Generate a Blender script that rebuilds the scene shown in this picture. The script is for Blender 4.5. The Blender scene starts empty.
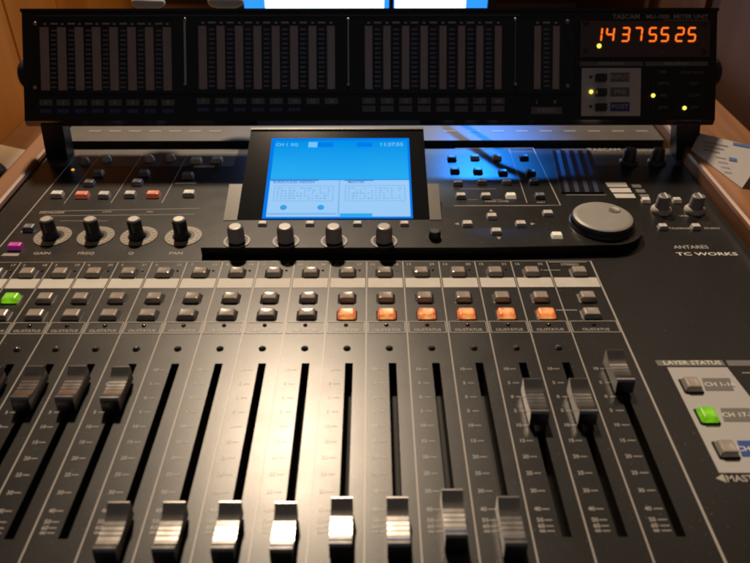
import bpy, bmesh, math, random
from mathutils import Vector, Matrix, Euler

# ------------------------------------------------------------------ camera, world, lamps, exposure
S = bpy.context.scene
COL = S.collection
random.seed(7)
F = 708.0                      # focal length in photo pixels (photo 750 x 563)
PITCH = math.radians(35.8)
H = 0.2659                     # eye height above the console top
cam_d = bpy.data.cameras.new('camera')
cam = bpy.data.objects.new('camera', cam_d)
COL.objects.link(cam)
cam.location = (0, 0, H)
cam.rotation_euler = (math.pi / 2 - PITCH, 0, math.radians(-0.262))
cam_d.sensor_width = 36.0
cam_d.lens = 36.0 * F / 750.0
cam_d.clip_start = 0.01
cam_d.clip_end = 50.0
cam_d.dof.use_dof = True
cam_d.dof.focus_distance = 0.52
cam_d.dof.aperture_fstop = 13.0
S.camera = cam

world = bpy.data.worlds.new('World')
S.world = world
world.use_nodes = True
bg = world.node_tree.nodes['Background']
bg.inputs['Color'].default_value = (0.84, 0.92, 1.12, 1)
bg.inputs['Strength'].default_value = 0.044
_wn = world.node_tree
_tc = _wn.nodes.new('ShaderNodeTexCoord')
_sp = _wn.nodes.new('ShaderNodeSeparateXYZ')
_rp = _wn.nodes.new('ShaderNodeValToRGB')          # dim room below, warm lit ceiling above
_rp.color_ramp.elements[0].position = 0.45
_rp.color_ramp.elements[0].color = (0.80, 0.88, 1.08, 1)
_rp.color_ramp.elements[1].position = 0.92
_rp.color_ramp.elements[1].color = (1.6, 1.35, 1.1, 1)
_wn.links.new(_tc.outputs['Generated'], _sp.inputs[0])
_wn.links.new(_sp.outputs[2], _rp.inputs[0])
_wn.links.new(_rp.outputs[0], bg.inputs['Color'])

S.view_settings.view_transform = 'Standard'
S.view_settings.look = 'None'
S.view_settings.exposure = 0.0
S.view_settings.gamma = 1.0
try:
    S.render.engine = 'CYCLES'
    S.cycles.filter_width = 2.0
    S.cycles.max_bounces = 6
    S.cycles.sample_clamp_indirect = 3.0
except Exception:
    pass


def lamp(name, kind, loc, aim, power, color, **kw):
    d = bpy.data.lights.new(name, kind)
    d.energy = power
    d.color = color
    for k, v in kw.items():
        setattr(d, k, v)
    o = bpy.data.objects.new(name, d)
    COL.objects.link(o)
    o.location = loc
    o.rotation_euler = (Vector(aim) - Vector(loc)).to_track_quat('-Z', 'Y').to_euler()
    return o


# warm room lamp over the far side of the desk
lamp('ceiling_lamp', 'AREA', (-0.78, 4.62, 5.05), (0.0, 0.33, 0), 470.0, (1.0, 0.775, 0.55), shape='DISK', size=0.42)
# second warm lamp of the room, on the wooden wall at the left
lamp('wall_lamp', 'SPOT', (0.16, 0.72, 1.05), (-0.43, 0.95, 0.05), 30.0, (1.0, 0.58, 0.2), spot_size=math.radians(34), spot_blend=0.8, shadow_soft_size=0.04)
# bluish spill of the computer monitor, through the gap under the meter bridge
lamp('monitor_spill', 'SPOT', (0.16, 1.02, 0.36), (0.112, 0.565, 0.0), 23.0, (0.015, 0.25, 1.0),
     spot_size=math.radians(15), spot_blend=0.9, shadow_soft_size=0.020)

# ------------------------------------------------------------------ measuring helpers
ROT = cam.rotation_euler.to_matrix()


def ray(px, py):
    return (ROT @ Vector(((px - 375.0) / F, -(py - 281.5) / F, -1.0))).normalized()


def plane_hit(px, py, p0, n):
    d = ray(px, py)
    c = Vector((0, 0, H))
    t = (Vector(p0) - c).dot(n) / d.dot(n)
    return c + d * t


def G(px, py, z=0.0):
    """photo pixel -> the point at height z on the console"""
    return plane_hit(px, py, (0, 0, z), Vector((0, 0, 1)))


def Y(py, z=0.0):
    return G(371, py, z).y


# ------------------------------------------------------------------ materials
MATS = {}


def mat(name, col, rough=0.5, metal=0.0, emit=None, estr=0.0, spec=0.5, noise=0.0, nscale=40.0, bump=0.0, coat=0.0, trans=0.0):
    if name in MATS:
        return MATS[name]
    m = bpy.data.materials.new(name)
    m.use_nodes = True
    nt = m.node_tree
    b = nt.nodes['Principled BSDF']
    b.inputs['Base Color'].default_value = (*col, 1)
    b.inputs['Roughness'].default_value = rough
    b.inputs['Metallic'].default_value = metal
    b.inputs['Specular IOR Level'].default_value = spec
    b.inputs['Coat Weight'].default_value = coat
    b.inputs['Transmission Weight'].default_value = trans
    if emit:
        b.inputs['Emission Color'].default_value = (*emit, 1)
        b.inputs['Emission Strength'].default_value = estr
    if noise or bump:
        tc = nt.nodes.new('ShaderNodeTexCoord')
        n = nt.nodes.new('ShaderNodeTexNoise')
        n.inputs['Scale'].default_value = nscale
        n.inputs['Detail'].default_value = 6
        nt.links.new(tc.outputs['Object'], n.inputs['Vector'])
        if noise:
            mr = nt.nodes.new('ShaderNodeMapRange')
            mr.inputs[3].default_value = rough - noise
            mr.inputs[4].default_value = rough + noise
            nt.links.new(n.outputs[0], mr.inputs[0])
            nt.links.new(mr.outputs[0], b.inputs['Roughness'])
            mx = nt.nodes.new('ShaderNodeMix')
            mx.data_type = 'RGBA'
            mx.inputs[6].default_value = (*[c * 0.85 for c in col], 1)
            mx.inputs[7].default_value = (*[min(1, c * 1.15) for c in col], 1)
            nt.links.new(n.outputs[0], mx.inputs[0])
            nt.links.new(mx.outputs[2], b.inputs['Base Color'])
        if bump:
            n2 = nt.nodes.new('ShaderNodeTexNoise')
            n2.inputs['Scale'].default_value = 1500
            n2.inputs['Detail'].default_value = 2
            nt.links.new(tc.outputs['Object'], n2.inputs['Vector'])
            bp = nt.nodes.new('ShaderNodeBump')
            bp.inputs['Strength'].default_value = bump
            bp.inputs['Distance'].default_value = 0.0002
            nt.links.new(n2.outputs[0], bp.inputs['Height'])
            nt.links.new(bp.outputs[0], b.inputs['Normal'])
    MATS[name] = m
    return m


def glow_mat(name, col, hot, s):
    """lit translucent key: brighter over the diode inside"""
    m = bpy.data.materials.new(name)
    m.use_nodes = True
    nt = m.node_tree
    b = nt.nodes['Principled BSDF']
    b.inputs['Base Color'].default_value = (*[c * 0.12 for c in col], 1)
    b.inputs['Roughness'].default_value = 0.35
    tc = nt.nodes.new('ShaderNodeNewGeometry')
    n = nt.nodes.new('ShaderNodeTexNoise')
    n.inputs['Scale'].default_value = 330
    nt.links.new(tc.outputs['Position'], n.inputs['Vector'])
    r = nt.nodes.new('ShaderNodeValToRGB')
    r.color_ramp.elements[0].position = 0.45
    r.color_ramp.elements[0].color = (*[c * 0.6 for c in col], 1)
    r.color_ramp.elements[1].position = 1.0
    r.color_ramp.elements[1].color = (*hot, 1)
    oc = nt.nodes.new('ShaderNodeTexCoord')
    ln = nt.nodes.new('ShaderNodeVectorMath')
    ln.operation = 'LENGTH'
    nt.links.new(oc.outputs['Object'], ln.inputs[0])
    mp = nt.nodes.new('ShaderNodeMapRange')
    mp.inputs[1].default_value = 0.0072
    mp.inputs[2].default_value = 0.0025
    mp.inputs[4].default_value = 0.75
    nt.links.new(ln.outputs['Value'], mp.inputs[0])
    ad = nt.nodes.new('ShaderNodeMath')
    ad.operation = 'MULTIPLY_ADD'
    ad.inputs[1].default_value = 0.75
    nt.links.new(n.outputs[0], ad.inputs[0])
    nt.links.new(mp.outputs[0], ad.inputs[2])
    nt.links.new(ad.outputs[0], r.inputs[0])
    nt.links.new(r.outputs[0], b.inputs['Emission Color'])
    b.inputs['Emission Strength'].default_value = s
    MATS[name] = m
    return m


def wood_mat(name, c1, c2, rough=0.45, scale=(1, 1, 1), boards=0.0):
    m = bpy.data.materials.new(name)
    m.use_nodes = True
    nt = m.node_tree
    b = nt.nodes['Principled BSDF']
    b.inputs['Roughness'].default_value = rough
    tc = nt.nodes.new('ShaderNodeTexCoord')
    mp = nt.nodes.new('ShaderNodeMapping')
    mp.inputs['Scale'].default_value = scale
    nt.links.new(tc.outputs['Object'], mp.inputs[0])
    n = nt.nodes.new('ShaderNodeTexNoise')
    n.inputs['Scale'].default_value = 1.0
    n.inputs['Detail'].default_value = 8
    n.inputs['Distortion'].default_value = 0.8
    nt.links.new(mp.outputs[0], n.inputs['Vector'])
    r = nt.nodes.new('ShaderNodeValToRGB')
    r.color_ramp.elements[0].position = 0.3
    r.color_ramp.elements[0].color = (*c1, 1)
    r.color_ramp.elements[1].position = 0.7
    r.color_ramp.elements[1].color = (*c2, 1)
    nt.links.new(n.outputs[0], r.inputs[0])
    nt.links.new(r.outputs[0], b.inputs['Base Color'])
    MATS[name] = m
    return m




def dust(m):
    """fine dust specks and faint smears on a painted surface"""
    nt = m.node_tree
    b = nt.nodes['Principled BSDF']
    src = b.inputs['Base Color'].links[0].from_socket
    tc = nt.nodes.new('ShaderNodeTexCoord')
    n = nt.nodes.new('ShaderNodeTexNoise')
    n.inputs['Scale'].default_value = 620
    n.inputs['Detail'].default_value = 1
    nt.links.new(tc.outputs['Object'], n.inputs['Vector'])
    r = nt.nodes.new('ShaderNodeValToRGB')
    r.color_ramp.elements[0].position = 0.70
    r.color_ramp.elements[1].position = 0.78
    nt.links.new(n.outputs[0], r.inputs[0])
    mx = nt.nodes.new('ShaderNodeMix')
    mx.data_type = 'RGBA'
    nt.links.new(r.outputs[0], mx.inputs[0])
    nt.links.new(src, mx.inputs[6])
    mx.inputs[7].default_value = (0.10, 0.095, 0.088, 1)
    nt.links.new(mx.outputs[2], b.inputs['Base Color'])


PANEL = mat('panel_paint', (0.0065, 0.006, 0.0056), 0.300, noise=0.035, nscale=45, bump=0.12, spec=0.42)
dust(PANEL)
PRINT = mat('print_ink', (0.42, 0.39, 0.36), 0.32, spec=0.33)
PRINTHI = mat('print_bright', (0.72, 0.69, 0.64), 0.4)
PRINT_DIM = mat('print_ink_dim', (0.26, 0.24, 0.21), 0.4)
GREYBAR = mat('grey_bar', (0.16, 0.155, 0.15), 0.5)
WRITE = mat('write_on_strip', (0.58, 0.55, 0.50), 0.55, noise=0.05, nscale=90)
BLACK = mat('black_plastic', (0.008, 0.008, 0.008), 0.4)
SLOT = mat('slot_dark', (0.004, 0.004, 0.004), 0.7)
SLOTWALL = mat('slot_wall', (0.02, 0.014, 0.011), 0.35, metal=0.3)
KEY = mat('smoke_key', (0.36, 0.31, 0.27), 0.20, noise=0.06, nscale=300, coat=0.5)
KEYGREY = mat('grey_key', (0.60, 0.57, 0.53), 0.4, noise=0.05, nscale=300)
KEYWHITE = mat('white_key', (0.80, 0.76, 0.70), 0.35)
KEYBLUE = mat('dim_key', (0.16, 0.17, 0.20), 0.35)
KEYDARK = mat('dark_key', (0.03, 0.03, 0.035), 0.35)
KEYSALMON = mat('salmon_key', (0.85, 0.24, 0.14), 0.35, emit=(1, 0.22, 0.12), estr=0.10)
KEYPINK = mat('magenta_key', (0.62, 0.06, 0.42), 0.35, emit=(0.8, 0.05, 0.5), estr=0.08)
ORANGE = glow_mat('orange_glow', (0.85, 0.085, 0.008), (1.0, 0.42, 0.12), 1.0)
GREEN = glow_mat('green_glow', (0.20, 0.70, 0.0), (0.38, 0.86, 0.02), 0.6)
KEYLIT = mat('lit_white_key', (0.8, 0.75, 0.65), 0.35, emit=(1.0, 0.85, 0.6), estr=0.25)
CHROME = mat('fader_chrome', (0.35, 0.33, 0.315), 0.23, metal=1.0, noise=0.05, nscale=160)
KNOBDARK = mat('knob_dark', (0.030, 0.031, 0.036), 0.32)
KNOBGREY = mat('knob_grey', (0.30, 0.28, 0.275), 0.4)
KNOBTOP = mat('knob_top', (0.25, 0.24, 0.23), 0.33, metal=0.6)
SKIRT = mat('knob_skirt', (0.55, 0.50, 0.44), 0.4)
RING = mat('ring_lens', (0.29, 0.25, 0.20), 0.35)
ENCTOP = mat('encoder_top', (0.62, 0.59, 0.55), 0.28, metal=0.6)
RINGDOT = mat('ring_dot', (0.42, 0.37, 0.30), 0.3)
LEDOFF = mat('diode_off', (0.03, 0.012, 0.010), 0.12, coat=0.5)
LEDBODY = mat('diode_clear', (0.10, 0.09, 0.08), 0.08, coat=0.8)
LEDYEL = mat('diode_yellow', (0.6, 0.6, 0.2), 0.3, emit=(0.95, 0.85, 0.12), estr=1.3)
LEDAMBER = mat('diode_amber', (0.6, 0.4, 0.1), 0.3, emit=(1.0, 0.45, 0.03), estr=1.0)
REAR = mat('rear_paint', (0.075, 0.068, 0.06), 0.42, noise=0.05, nscale=60)
GLASS = mat('bezel_glass', (0.004, 0.004, 0.005), 0.10, coat=0.4)
BEZEL = mat('bezel_grey', (0.10, 0.088, 0.075), 0.38, noise=0.04, nscale=60)
WHEEL = mat('wheel_grey', (0.30, 0.285, 0.265), 0.42, noise=0.04, nscale=80)
BRIDGE = mat('bridge_paint', (0.010, 0.011, 0.016), 0.42, noise=0.04, nscale=40)
WINDOW = mat('meter_window_dark', (0.010, 0.010, 0.014), 0.2)
METER = mat('meter_bar', (0.40, 0.315, 0.29), 0.35, noise=0.08, nscale=90)
TICK = mat('meter_tick', (0.16, 0.16, 0.22), 0.5)
TICKLIT = mat('meter_dash', (0.46, 0.42, 0.40), 0.5)
LBLGREY = mat('label_grey', (0.17, 0.165, 0.18), 0.5)
LBLBLUE = mat('label_blue', (0.03, 0.06, 0.24), 0.5)
STEEL = mat('steel', (0.55, 0.52, 0.48), 0.3, metal=1.0)
GOLD = mat('gold_line', (0.65, 0.45, 0.2), 0.4, metal=0.5)
FUNCGREY = mat('function_grey', (0.60, 0.57, 0.56), 0.5)
DISPLAY = mat('display_filter', (0.10, 0.075, 0.07), 0.35)
SEG = mat('segment_glow', (0.3, 0.05, 0.01), 0.4, emit=(1.0, 0.24, 0.02), estr=1.0)
SEGHALO = mat('segment_edge', (0.2, 0.02, 0.01), 0.4, emit=(0.75, 0.035, 0.003), estr=0.5)
LCD_A = mat('lcd_blue', (0, 0, 0),  0.9, spec=0.0, emit=(0.0, 0.33, 0.86), estr=1.0)
LCD_EDGE = mat('lcd_edge', (0, 0, 0), 0.9, spec=0.0, emit=(0.0, 0.20, 0.84), estr=1.0)
LCD_B = mat('lcd_pale', (0, 0, 0),  0.9, spec=0.0, emit=(0.33, 0.60, 0.93), estr=1.0)
LCD_C = mat('lcd_line', (0, 0, 0),  0.9, spec=0.0, emit=(0.20, 0.44, 0.80), estr=1.0)
LCD_D = mat('lcd_dark', (0, 0, 0),  0.9, spec=0.0, emit=(0.05, 0.25, 0.68), estr=1.0)
LCD_L = mat('lcd_light_text', (0, 0, 0),  0.9, spec=0.0, emit=(0.18, 0.55, 0.94), estr=1.0)


def lcd_gradient():
    """the liquid crystal's own shade: deeper at the top, as seen at an angle"""
    nt = LCD_A.node_tree
    b = nt.nodes['Principled BSDF']
    tc = nt.nodes.new('ShaderNodeTexCoord')
    n = nt.nodes.new('ShaderNodeTexNoise')
    n.inputs['Scale'].default_value = 14
    nt.links.new(tc.outputs['Object'], n.inputs['Vector'])
    r = nt.nodes.new('ShaderNodeValToRGB')
    r.color_ramp.elements[0].color = (0.0, 0.28, 0.81, 1)
    r.color_ramp.elements[1].color = (0.02, 0.41, 0.89, 1)
    r.color_ramp.elements[0].position = 0.15
    r.color_ramp.elements[1].position = 1.1
    sx_ = nt.nodes.new('ShaderNodeSeparateXYZ')
    nt.links.new(tc.outputs['Object'], sx_.inputs[0])
    mr_ = nt.nodes.new('ShaderNodeMapRange')
    mr_.inputs[1].default_value = 0.082
    mr_.inputs[2].default_value = 0.036
    nt.links.new(sx_.outputs[1], mr_.inputs[0])
    ad = nt.nodes.new('ShaderNodeMath')
    ad.operation = 'MULTIPLY_ADD'
    ad.inputs[1].default_value = 0.35
    nt.links.new(n.outputs[0], ad.inputs[0])
    nt.links.new(mr_.outputs[0], ad.inputs[2])
    nt.links.new(ad.outputs[0], r.inputs[0])
    nt.links.new(r.outputs[0], b.inputs['Emission Color'])


lcd_gradient()

# ------------------------------------------------------------------ mesh builder
TEXT_CACHE = {}


def text_mesh(s):
    if s in TEXT_CACHE:
        return TEXT_CACHE[s]
    c = bpy.data.curves.new('lettering', 'FONT')
    c.body = s
    c.size = 1.0
    c.align_x = 'CENTER'
    c.align_y = 'CENTER'
    c.resolution_u = 2
    c.offset = 0.018
    o = bpy.data.objects.new('lettering', c)
    COL.objects.link(o)
    dg = bpy.context.evaluated_depsgraph_get()
    me = bpy.data.meshes.new_from_object(o.evaluated_get(dg))
    vs = [v.co.copy() for v in me.vertices]
    fs = [list(p.vertices) for p in me.polygons]
    bpy.data.objects.remove(o)
    bpy.data.curves.remove(c)
    bpy.data.meshes.remove(me)
    TEXT_CACHE[s] = (vs, fs)
    return vs, fs


class MB:
    def __init__(self):
        self.v, self.f, self.mi, self.mats, self.sm = [], [], [], [], []

    def m(self, material):
        if material not in self.mats:
            self.mats.append(material)
        return self.mats.index(material)

    def add(self, vs, fs, material, smooth=False):
        o = len(self.v)
        self.v += [Vector(p) for p in vs]
        i = self.m(material)
        for f in fs:
            self.f.append([o + k for k in f])
            self.mi.append(i)
            self.sm.append(smooth)

    def poly(self, pts, material):
        self.add(pts, [list(range(len(pts)))], material)

    def rect(self, x0, y0, x1, y1, z, material):
        self.poly([(x0, y0, z), (x1, y0, z), (x1, y1, z), (x0, y1, z)], material)

    def line(self, a, b, w, z, material):
        a, b = Vector(a[:2]), Vector(b[:2])
        d = (b - a).normalized()
        n = Vector((-d.y, d.x)) * w / 2
        self.poly([(*(a - n), z), (*(b - n), z), (*(b + n), z), (*(a + n), z)], material)

    def box(self, x0, y0, z0, x1, y1, z1, material):
        vs = [(x, y, z) for z in (z0, z1) for y in (y0, y1) for x in (x0, x1)]
        self.add(vs, [[0, 2, 3, 1], [4, 5, 7, 6], [0, 1, 5, 4], [2, 6, 7, 3], [0, 4, 6, 2], [1, 3, 7, 5]], material)

    def prism(self, pts, z0, z1, material, top=None):
        n = len(pts)
        vs = [(p[0], p[1], z0) for p in pts] + [(p[0], p[1], z1) for p in pts]
        self.add(vs, [[i, (i + 1) % n, n + (i + 1) % n, n + i] for i in range(n)] + [list(range(n))[::-1]], material)
        self.add(vs[n:], [list(range(n))], top or material)

    def extrude_x(self, prof, x0, x1, material, smooth=False):
        """profile in (y, z), extruded along x"""
        n = len(prof)
        vs = [(x0, *p) for p in prof] + [(x1, *p) for p in prof]
        self.add(vs, [[i, (i + 1) % n, n + (i + 1) % n, n + i] for i in range(n)], material, smooth)
        self.add(vs[:n], [list(range(n))[::-1]], material)
        self.add(vs[n:], [list(range(n))], material)

    def lathe(self, cx, cy, prof, material, seg=32, cap=None):
        """profile (r, z) from the bottom up; closes the last ring"""
        vs, fs = [], []
        n = len(prof)
        for r, z in prof:
            for k in range(seg):
                a = 2 * math.pi * k / seg
                vs.append((cx + r * math.cos(a), cy + r * math.sin(a), z))
        for j in range(n - 1):
            for k in range(seg):
                k2 = (k + 1) % seg
                fs.append([j * seg + k, j * seg + k2, (j + 1) * seg + k2, (j + 1) * seg + k])
        self.add(vs, fs, material, True)
        self.add(vs[-seg:], [list(range(seg))], cap or material)

    def ring(self, cx, cy, r0, r1, z, material, seg=40):
        vs = [(cx + r * math.cos(2 * math.pi * k / seg), cy + r * math.sin(2 * math.pi * k / seg), z) for r in (r0, r1) for k in range(seg)]
        self.add(vs, [[k, seg + k, seg + (k + 1) % seg, (k + 1) % seg] for k in range(seg)], material)

    def disc(self, cx, cy, r, z, material, seg=20):
        self.poly([(cx + r * math.cos(2 * math.pi * k / seg), cy + r * math.sin(2 * math.pi * k / seg), z) for k in range(seg)], material)

    def dome(self, cx, cy, r, z, h, material, seg=16):
        self.lathe(cx, cy, [(r, z), (r * 0.95, z + h * 0.4), (r * 0.72, z + h * 0.75), (r * 0.35, z + h * 0.96), (r * 0.1, z + h)], material, seg)

    def key(self, cx, cy, w, d, z, h, material, skew=0.0):
        """push button with chamfered, slightly crowned top"""
        b = 0.16 * min(w, d)
        rows = [(0, z), (b * 0.55, z + h * 0.80), (b * 0.85, z + h * 0.95), (b * 1.3, z + h)]
        vs, fs = [], []
        for ins, zz in rows:
            x, y = w / 2 - ins, d / 2 - ins
            c = min(x, y) * 0.16
            loop = [(-x + c, -y), (x - c, -y), (x, -y + c), (x, y - c), (x - c, y), (-x + c, y), (-x, y - c), (-x, -y + c)]
            vs += [(cx + p[0], cy + p[1], zz) for p in loop]
        for j in range(3):
            for k in range(8):
                k2 = (k + 1) % 8
                fs.append([j * 8 + k, j * 8 + k2, (j + 1) * 8 + k2, (j + 1) * 8 + k])
        self.add(vs, fs, material, False)
        top = vs[24:]
        mid = [(cx + (p[0] - cx) * 0.55, cy + (p[1] - cy) * 0.55, z + h * 0.955) for p in top]
        self.add(top + mid + [(cx, cy, z + h * 0.94)], [[k, (k + 1) % 8, 8 + (k + 1) % 8, 8 + k] for k in range(8)] + [[8 + k, 8 + (k + 1) % 8, 16] for k in range(8)], material, True)

    def text(self, s, x, y, size, z, material, sx=1.0):
        vs, fs = text_mesh(s)
        self.add([(x + p.x * size * sx, y + p.y * size, z) for p in vs], fs, material)

    def build(self, name, parent=None, label=None, matrix=None, origin=None):
        me = bpy.data.meshes.new(name)
        o3 = Vector(origin) if origin else Vector((0, 0, 0))
        me.from_pydata([v - o3 for v in self.v], [], self.f)
        for m in self.mats:
            me.materials.append(m)
        me.polygons.foreach_set('material_index', self.mi)
        me.polygons.foreach_set('use_smooth', self.sm)
        me.update()
        o = bpy.data.objects.new(name, me)
        COL.objects.link(o)
        if matrix is not None:
            o.matrix_local = matrix
        if origin:
            o.location = o3
        if parent:
            o.parent = parent
        if label:
            o['label'] = label
        return o


def thing(name, label, cat, loc=(0, 0, 0), group=None):
    o = bpy.data.objects.new(name, None)
    COL.objects.link(o)
    o.location = loc
    tag(o, label, cat, group)
    return o


def tag(o, label=None, cat=None, group=None, kind=None):
    if label:
        o['label'] = label
    if cat:
        o['category'] = cat
    if group:
        o['group'] = group
    if kind:
        o['kind'] = kind
    return o


# ------------------------------------------------------------------ layout of the console top
X_LEFT, X_RIGHT = -0.276, 0.2585
Y_FRONT, Y_BACK = 0.10, Y(149)
P = 0.024


def bx(k):
    """x of the line left of channel strip k"""
    if k >= 5:
        return -0.0037 + P * 5 + (k - 5) * 0.0296
    x = -0.0037 + P * k
    if k < -4:
        x += P * 0.4 * ((-k - 4) / 6.0) ** 2
    return x


STRIPS = list(range(-11, 6))          # sixteen channels and the master
SLOT_T, SLOT_B = Y(363), Y(538)


def slot_x(k):
    return bx(k) + (bx(k + 1) - bx(k)) * (0.612 if k < 5 else 0.53)


SW = 0.0043
slots = []
for k in STRIPS:
    sx = slot_x(k)
    slots.append((sx - SW / 2, SLOT_B, sx + SW / 2, SLOT_T))

# ------------------------------------------------------------------ setting
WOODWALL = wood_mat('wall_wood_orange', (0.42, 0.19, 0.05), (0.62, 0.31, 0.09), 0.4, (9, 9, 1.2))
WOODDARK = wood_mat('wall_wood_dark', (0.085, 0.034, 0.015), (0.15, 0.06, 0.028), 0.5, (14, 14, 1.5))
RAIL = wood_mat('rail_wood', (0.17, 0.066, 0.022), (0.30, 0.125, 0.042), 0.42, (60, 4, 60))
DESKTOP = wood_mat('desk_wood', (0.21, 0.115, 0.065), (0.30, 0.18, 0.11), 0.5, (3, 14, 3))

desk = thing('wooden_desk', 'wooden desk with raised side rails framing the mixing console', 'desk', (0, 0.45, -0.07))
m = MB()
m.box(-0.9, -0.02, -0.11, 0.9, 1.35, -0.07, DESKTOP)
m.build('desktop', desk).location = (0, -0.45, 0.07)


def rail(x0, x1, z1):
    r = MB()
    b = 0.003
    r.box(x0, 0.02, -0.0695, x1, 0.86, z1, RAIL)
    o = r.build('side_rail', desk)
    o.location = (0, -0.45, 0.07)
    mod = o.modifiers.new('soft edge', 'BEVEL')
    mod.width = b
    mod.segments = 2
    return o


rail(-0.297, X_LEFT - 0.0015, 0.004)
rail(X_RIGHT + 0.0015, 0.330, 0.012)

m = MB()
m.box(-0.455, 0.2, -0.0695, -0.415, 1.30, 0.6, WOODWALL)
for yy in (0.60, 0.71, 0.83, 0.97, 1.12):
    m.box(-0.4149, yy, -0.0695, -0.4125, yy + 0.10, 0.6, WOODWALL)
tag(m.build('wall_left'), kind='structure')
m = MB()
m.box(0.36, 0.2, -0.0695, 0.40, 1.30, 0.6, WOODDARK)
for i, yy in enumerate((0.62, 0.78, 0.94, 1.10)):
    m.box(0.354, yy, -0.0695, 0.3598, yy + 0.012, 0.6, WOODDARK)
tag(m.build('wall_right'), kind='structure')
m = MB()
m.box(-0.9, 1.31, -0.11, 0.9, 1.35, 0.5, WOODDARK)
tag(m.build('wall_back'), kind='structure')

# ------------------------------------------------------------------ the mixing console
con = thing('mixing_console', 'black digital mixing console with rows of chrome faders and a lit blue screen', 'mixing console', (0, 0, 0))

m = MB()
# sheet with real openings for the fader slots
xs = sorted({X_LEFT, X_RIGHT, *[s[0] for s in slots], *[s[2] for s in slots]})
m.rect(X_LEFT, Y_FRONT, X_RIGHT, SLOT_B, 0, PANEL)
m.rect(X_LEFT, SLOT_T, X_RIGHT, Y_BACK, 0, PANEL)
edges = [X_LEFT] + [e for s in sorted(slots) for e in (s[0], s[2])] + [X_RIGHT]
for a, b in zip(edges[0::2], edges[1::2]):
    m.rect(a, SLOT_B, b, SLOT_T, 0, PANEL)
D = 0.014
for x0, y0, x1, y1 in slots:
    m.rect(x0, y0, x1, y1, -D, SLOT)
    m.poly([(x0, y0, 0), (x0, y1, 0), (x0, y1, -D), (x0, y0, -D)], SLOT)
    m.poly([(x1, y0, 0), (x1, y0, -D), (x1, y1, -D), (x1, y1, 0)], SLOTWALL)
    m.poly([(x0, y0, 0), (x0, y0, -D), (x1, y0, -D), (x1, y0, 0)], SLOT)
    m.poly([(x0, y1, 0), (x1, y1, 0), (x1, y1, -D), (x0, y1, -D)], SLOT)
# outer walls of the chassis
m.poly([(X_LEFT, Y_FRONT, 0), (X_LEFT, Y_FRONT, -0.0695), (X_LEFT, Y_BACK, -0.0695), (X_LEFT, Y_BACK, 0)], BLACK)
m.poly([(X_RIGHT, Y_FRONT, 0), (X_RIGHT, Y_BACK, 0), (X_RIGHT, Y_BACK, -0.0695), (X_RIGHT, Y_FRONT, -0.0695)], BLACK)
m.poly([(X_LEFT, Y_FRONT, 0), (X_RIGHT, Y_FRONT, 0), (X_RIGHT, Y_FRONT, -0.0695), (X_LEFT, Y_FRONT, -0.0695)], BLACK)
m.poly([(X_LEFT, Y_BACK, 0), (X_LEFT, Y_BACK, -0.0695), (X_RIGHT, Y_BACK, -0.0695), (X_RIGHT, Y_BACK, 0)], BLACK)

Z1, Z2, Z3 = 0.00015, 0.0003, 0.00045
y_top = Y(261.5)
LW = 0.0007
# strip lines
for k in range(-11, 6):
    m.line((bx(k), Y_FRONT), (bx(k), y_top), LW, Z1, PRINT)
m.line((bx(6), Y_FRONT), (bx(6), y_top), 0.0011, Z1, PRINT)
m.line((X_LEFT + 0.003, y_top), (bx(6), y_top), 0.0005, Z1, PRINT_DIM)
MARKS = [(369.5, '10'), (383.5, '5'), (397.5, '0'), (411.5, '5'), (426, '10'), (441.5, '15'), (457.5, '20'), (474, '25'), (491.7, '30'),
         (510, '40'), (521, '50'), (527, '60'), (532, '\u221e')]
for k in STRIPS:
    x0, x1 = bx(k), bx(k + 1)
    w = x1 - x0
    m.rect(x0 + 0.0009, Y(287.6), x1 - 0.0009, Y(278.2), Z1, WRITE)
    # status box
    ya, yb = Y(333), Y(322)
    for a, b in (((x0 + .0011, ya), (x1 - .0011, ya)), ((x0 + .0011, yb), (x1 - .0011, yb)), ((x0 + .0011, ya), (x0 + .0011, yb)), ((x1 - .0011, ya), (x1 - .0011, yb))):
        m.line(a, b, 0.0005, Z2, PRINT)
    m.text('OL/STATUS', (x0 + x1) / 2, Y(330.2), 0.0030, Z1, PRINT, 1.05)
    ch = k + 12
    if k < 5:
        m.text(str(ch), x0 + w * 0.16, Y(264.6), 0.0034, Z1, PRINT)
        m.text(str(ch + 16), x0 + w * 0.80, Y(264.6), 0.0034, Z1, PRINT)
    for yy, t in MARKS:
        q = 24 if k < 5 else 29
        m.text(t, x0 + w * 0.20, Y(yy), 0.0030, Z1, PRINT if k < 5 else PRINT)
        m.line((x0 + w * 0.28, Y(yy)), (x0 + w * 0.42, Y(yy)), 0.00045, Z1, PRINT)
# master strip's small box and dashes
xa, xb = bx(5), bx(6)
m.line((xa + .0015, Y(262.8)), (xb - .003, Y(262.8)), 0.0006, Z2, PRINT)
m.text('STEREO', (xa + xb) / 2, Y(265.2), 0.0034, Z1, PRINT)
m.line((xa - 0.006, Y(271)), (xa + 0.007, Y(271)), 0.0006, Z2, PRINT)
m.line((xa - 0.005, Y(311)), (xa + 0.008, Y(311)), 0.0007, Z2, PRINT)


def gl(p, q, w=0.0006, z=Z1, mt=PRINT):
    m.line(G(*p), G(*q), w, z, mt)


def gt(s, px, py, size, mt=PRINT, sx=1.0, z=Z1):
    g = G(px, py)
    m.text(s, g.x, g.y, size, z, mt, sx)


def gq(pts, mt, z=Z1):
    m.poly([(*G(*p)[:2], z) for p in pts], mt)


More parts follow.
